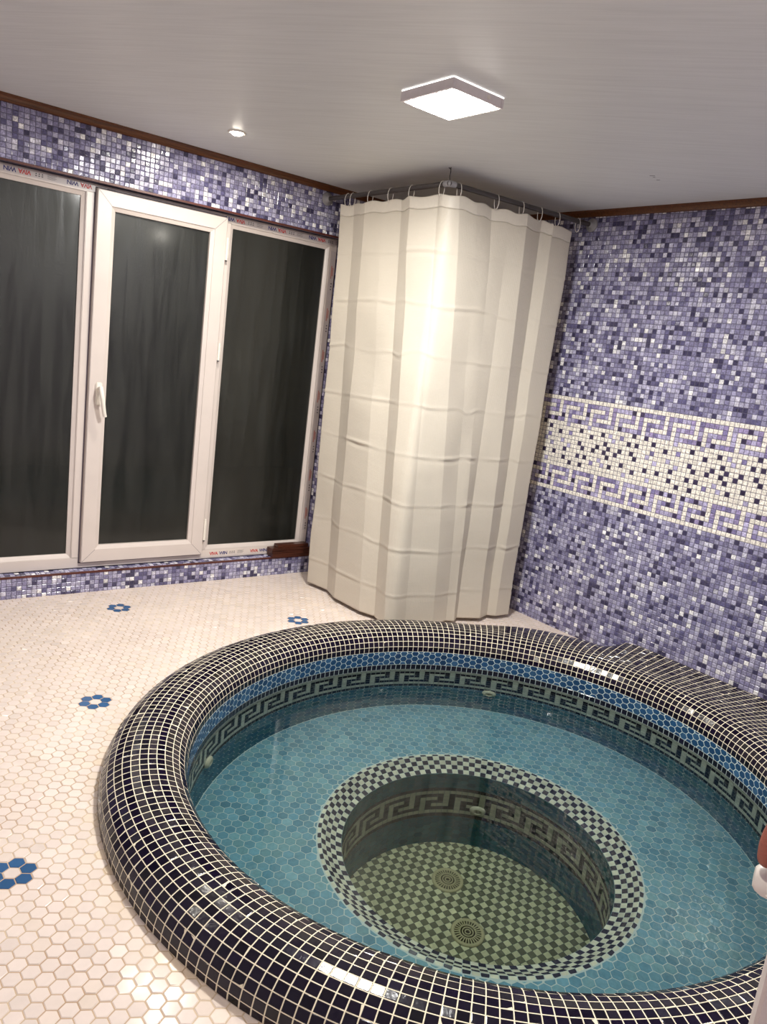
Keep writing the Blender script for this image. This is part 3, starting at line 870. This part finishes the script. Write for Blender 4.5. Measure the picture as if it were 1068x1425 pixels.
for iv in range(NV + 1):
    v = iv / NV; row = []
    for iu in range(NU + 1):
        u = iu / NU; st, sb, dt, db = station(u)
        g = v ** .85
        s = st * (1 - g) + sb * g; d = dt * (1 - g) + db * g
        p, n = pathpt(s)
        zt_ = ZCT + .0045 * math.cos(u * 11.5 * 2 * PI) * max(0, 1 - v * 9) - (.010 if u > .93 else 0) * (1 - v)
        zz = zt_ + (ZCB - zt_) * v
        # sharp flat creases left by the packaging, about 24 cm apart
        c = 0
        for k in range(1, 9):
            zc = 2.08 - .2375 * k + .006 * bil(cr_noise, u * 15, k)
            amp = .0030 * (.25 + .6 * abs(bil(cr_noise, u * 15 + .3, k + 5)))
            c += amp * math.exp(-((zz - zc) / .007) ** 2) - amp * .5 * math.exp(-((zz - zc + .017) / .010) ** 2)
        d += c + .0035 * bil(noise1, u * 11, v * 8)
        q = p + n * d; row.append((q.x, q.y, zz)); UVs.append((u * 1.75, v * 2.05, 0))
    G.append(row)
HV = 8
m = MB(); m.grid(G[HV:], 0, True)
cu = m.build('shower_curtain', M_CURT)
at = cu.data.attributes.new('cloth_uv', 'FLOAT_VECTOR', 'POINT'); at.data.foreach_set('vector', np.array(UVs[HV * (NU + 1):], dtype=np.float32).ravel())
tag(cu, 'long cream satin shower curtain with folds screening off the corner', 'shower curtain')
m = MB(); m.grid(G[:HV + 1], 0, True)
hem = m.build('hem', simple('doubled_cream_hem', lin(214, 206, 192), .5)); hem.parent = cu; hem['label'] = 'plain doubled top hem'
sm = cu.modifiers.new('thick', 'SOLIDIFY'); sm.thickness = .0006
sm = hem.modifiers.new('thick', 'SOLIDIFY'); sm.thickness = .0022

# ------------------------------------------------------------------ ceiling lamps
lamp = empty('ceiling_lamp', (-1.592, -1.692, H)); tag(lamp, 'square silver ceiling lamp with a glowing white panel', 'ceiling lamp')
def lpart(m, name, mats, par=lamp):
    o = m.build(name, mats); o.parent = par; o.matrix_parent_inverse = Matrix.Translation(-Vector(par.location)); return o
LX0, LX1, LY0, LY1 = -1.710, -1.487, -1.815, -1.562
m = MB()
for a, b in (((LX0, LY0, H - .034), (LX0 + .010, LY1, H - .0035)), ((LX1 - .010, LY0, H - .034), (LX1, LY1, H - .0035)),
             ((LX0 + .0102, LY0 + .0003, H - .0338), (LX1 - .0102, LY0 + .010, H - .0035)), ((LX0 + .0102, LY1 - .010, H - .0338), (LX1 - .0102, LY1 - .0003, H - .0035))):
    m.box(a, b, 0, .001)
m.box((LX0 + .004, LY0 + .004, H - .012), (LX1 - .004, LY1 - .004, H - .0005))
lpart(m, 'housing', M_LAMPBODY)
m = MB(); m.box((LX0 + .0015, LY0 + .0015, H - .0033), (LX1 - .0015, LY1 - .0015, H - .0008)); lpart(m, 'edge_light', M_EDGEGLOW)['label'] = 'thin glowing line above the housing'
m = MB(); m.box((LX0 + .026, LY0 + .014, H - .040), (LX1 - .020, LY1 - .018, H - .014), 0, .004); lpart(m, 'diffuser', M_DIFF)
m = MB(); M = Matrix.Translation((LX1 - .07, LY0, H - .018)) @ Vector((0, -1, 0)).to_track_quat('Z', 'Y').to_matrix().to_4x4()
m.lathe([(.006, 0), (.006, .003), (.004, .005), (0, .005)], M, 0, 16); lpart(m, 'screw', M_WHITEPL)

def downlight(x, y, lab):
    o = empty('recessed_spotlight', (x, y, H)); tag(o, lab, 'spotlight', 'small round spotlights in the ceiling')
    M = Matrix.Translation((x, y, H)) @ Matrix.Rotation(PI, 4, 'X')
    m = MB(); m.lathe([(.040, 0), (.040, .002), (.036, .005), (.028, .004), (.026, -.0), (.0, -.0)], M, 0, 32); lpart(m, 'bezel', M_WHITEPL, o)
    m = MB(); m.lathe([(.027, .0005), (.026, .006), (.018, .011), (0, .0125)], M, 0, 28); lpart(m, 'lens', M_SPOT, o)
    return o
downlight(-1.747, -.487, 'small round glowing spotlight in the ceiling near the window')

def area(name, loc, size, power, col, rot=(0, 0, 0), shape='SQUARE', spread=PI):
    l = bpy.data.lights.new(name, 'AREA'); l.energy = power; l.color = col; l.shape = shape; l.size = size
    l.spread = spread
    o = bpy.data.objects.new(name, l); o.location = loc; o.rotation_euler = rot; COL.objects.link(o)
    l.cycles.is_caustics_light = True
    return o
WARM, WARM2 = (.985, .98, .94), (1, .945, .83)
area('lamp_panel_light', (-1.595, -1.69, H - .0415), .18, 26, WARM)
area('spot_light_window', (-1.747, -.487, H - .0135), .045, 5.5, WARM2, shape='DISK')
for x, y, p in ((-.35, -3.63, 5.5), (-3.3, -.9, 4.5), (-3.5, -3.5, 4.5), (-1.9, -3.75, 6)):
    area('spot_light_out_of_view', (x, y, H - .0135), .045, p, WARM2, shape='DISK')
    downlight(x, y, 'small round glowing spotlight in the ceiling outside the picture')

# ------------------------------------------------------------------ camera
CAM = Vector((-3.3611, -3.7451, 1.3654)); YAW, PITCH, ROLL, FPX = .6902, .2043, .1274, 1070.1
fw = Vector((math.sin(YAW) * math.cos(PITCH), math.cos(YAW) * math.cos(PITCH), -math.sin(PITCH)))
r0 = Vector((math.cos(YAW), -math.sin(YAW), 0)); u0 = r0.cross(fw)
rt_ = r0 * math.cos(ROLL) + u0 * math.sin(ROLL); up_ = -r0 * math.sin(ROLL) + u0 * math.cos(ROLL)
cd = bpy.data.cameras.new('camera'); cd.sensor_fit = 'HORIZONTAL'; cd.sensor_width = 36; cd.lens = FPX / 1068 * 36; cd.clip_start = .02
cam = bpy.data.objects.new('camera', cd); COL.objects.link(cam)
Mx = Matrix((rt_, up_, -fw)).transposed().to_4x4(); Mx.translation = CAM; cam.matrix_world = Mx
SC.camera = cam

# ------------------------------------------------------------------ open door beside the camera, hand on its handle
def ray(px, py, t): return CAM + (fw + rt_ * ((px - 534) / FPX) - up_ * ((py - 712.5) / FPX)) * t
E0 = ray(1064, 1370, .69); du = Vector((.410, -.912, 0)); dn = Vector((-.912, -.410, 0))
leaf_len = (YB - E0.y) / du.y
door = empty('door_1', (E0.x, E0.y, 0)); tag(door, 'open white door leaf at the right edge by the camera', kind='structure')
MD = Matrix((du, dn, Vector((0, 0, 1)))).transposed().to_4x4(); MD.translation = (E0.x, E0.y, 0)
def dpart(m, name, mat):
    o = m.build(name, mat); o.parent = door; o.matrix_parent_inverse = Matrix.Translation((-E0.x, -E0.y, 0)); return o
bm_ = bmesh.new(); bmesh.ops.create_cube(bm_, size=1)
for v in bm_.verts: v.co = Vector(((v.co.x + .5) * (leaf_len - .01), (v.co.y - .5) * .038, .012 + (v.co.z + .5) * 2.0))
bmesh.ops.bevel(bm_, geom=bm_.edges[:], offset=.003, segments=2, affect='EDGES')
m = MB(); m.bm(bm_, 0, False, MD); dpart(m, 'leaf', M_DOOR)
hc = ray(1061, 1223, .628)                     # rounded end of the lever
loc = MD.inverted() @ hc
m = MB()
m.tube([MD @ Vector((loc.x - .006, loc.y, loc.z)), MD @ Vector((loc.x - .0035, loc.y, loc.z)), MD @ Vector((loc.x + .001, loc.y, loc.z)), MD @ Vector((loc.x + .008, loc.y, loc.z)), MD @ Vector((loc.x + .05, loc.y, loc.z - .002)), MD @ Vector((loc.x + .11, loc.y, loc.z)), MD @ Vector((loc.x + .125, loc.y - .012, loc.z)), MD @ Vector((loc.x + .127, .006, loc.z))],
       [.0078, .0108, .0130, .0138, .0128, .0118, .0110, .0110], 0, 28)
for k in range(3):
    m.tube([MD @ Vector((loc.x + .004 + .006 * q, loc.y + .0126, loc.z + .004 - k * .005)) for q in range(3)], .0009, 0, 6)
M = MD @ Matrix.Translation((loc.x + .127, 0, loc.z)) @ Matrix.Rotation(-PI / 2, 4, 'X')
m.lathe([(.027, 0), (.027, .007), (.024, .010), (.012, .011)], M, 0, 28)
dh = dpart(m, 'handle', M_WHITEPL); dh['label'] = 'rounded white door lever'

# hand: one continuous skin over a skeleton; wrist and forearm run back beside the camera
def L3(x, y, z): return MD @ Vector((loc.x + x, loc.y + y, loc.z + z))
V, Ed, Rr = [], [], []
def vert(p, r): V.append(p); Rr.append(r); return len(V) - 1
palm = vert(L3(.060, .012, .058), .019)
wrist = vert(L3(.085, .060, .078), .021); Ed.append((palm, wrist))
f1 = vert(L3(.105, .13, .085), .027); Ed.append((wrist, f1))
f2 = vert(L3(.13, .22, .085), .034); Ed.append((f1, f2))
f3 = vert(L3(.15, .29, .085), .036); Ed.append((f2, f3))
ip = L3(0, 0, 0)
for k, (x0, ln) in enumerate(((-.003, .95), (.0175, 1.05), (.038, 1.0), (.057, .85))):
    kn = vert(L3(x0 + .020 * (1 - k / 3), -.004, .062), .0105); Ed.append((palm, kn))
    p1 = vert(L3(x0 + .003, .012, .056 * ln), .0088); Ed.append((kn, p1))
    p2 = vert(L3(x0 + .001, .017, .041 * ln), .0086); Ed.append((p1, p2))
    p3 = vert(L3(x0 + .002, .016, .0205), .0074); Ed.append((p2, p3))
tb = vert(L3(.042, .026, .040), .011); Ed.append((palm, tb))
t1 = vert(L3(.030, .036, .014), .0092); Ed.append((tb, t1))
t2 = vert(L3(.022, .030, -.008), .0078); Ed.append((t1, t2))
me = bpy.data.meshes.new('person'); me.from_pydata([tuple(v) for v in V], Ed, [])
per = bpy.data.objects.new('person', me); COL.objects.link(per)
me.materials.append(M_SKIN)
sk = per.modifiers.new('skin', 'SKIN'); sk.use_smooth_shade = True
for i, r in enumerate(Rr): me.skin_vertices[0].data[i].radius = (r, r)
me.skin_vertices[0].data[palm].use_root = True
sb_ = per.modifiers.new('sub', 'SUBSURF'); sb_.levels = 2; sb_.render_levels = 2
tag(per, 'person at the right edge, only a reddish hand gripping the white door handle', 'person')
m = MB(); m.tube([L3(.108, .135, .085), L3(.12, .18, .085), L3(.133, .225, .085), L3(.152, .295, .085), L3(.17, .37, .085)], [.036, .040, .043, .046, .048], 0, 20)
o = m.build('sleeve', M_SLEEVE); o.parent = per; o['label'] = 'white sleeve'

# ------------------------------------------------------------------ world and colour management
w = bpy.data.worlds.new('night'); SC.world = w; w.use_nodes = True
w.node_tree.nodes['Background'].inputs['Color'].default_value = (.02, .022, .02, 1)
w.node_tree.nodes['Background'].inputs['Strength'].default_value = .2
SC.view_settings.view_transform = 'Standard'; SC.view_settings.look = 'None'
SC.view_settings.gamma = 1; SC.view_settings.use_curve_mapping = False
SC.view_settings.exposure = 1.08
SC.cycles.max_bounces = 10; SC.cycles.transmission_bounces = 8; SC.cycles.caustics_refractive = True; SC.cycles.caustics_reflective = False
SC.cycles.sample_clamp_indirect = 4
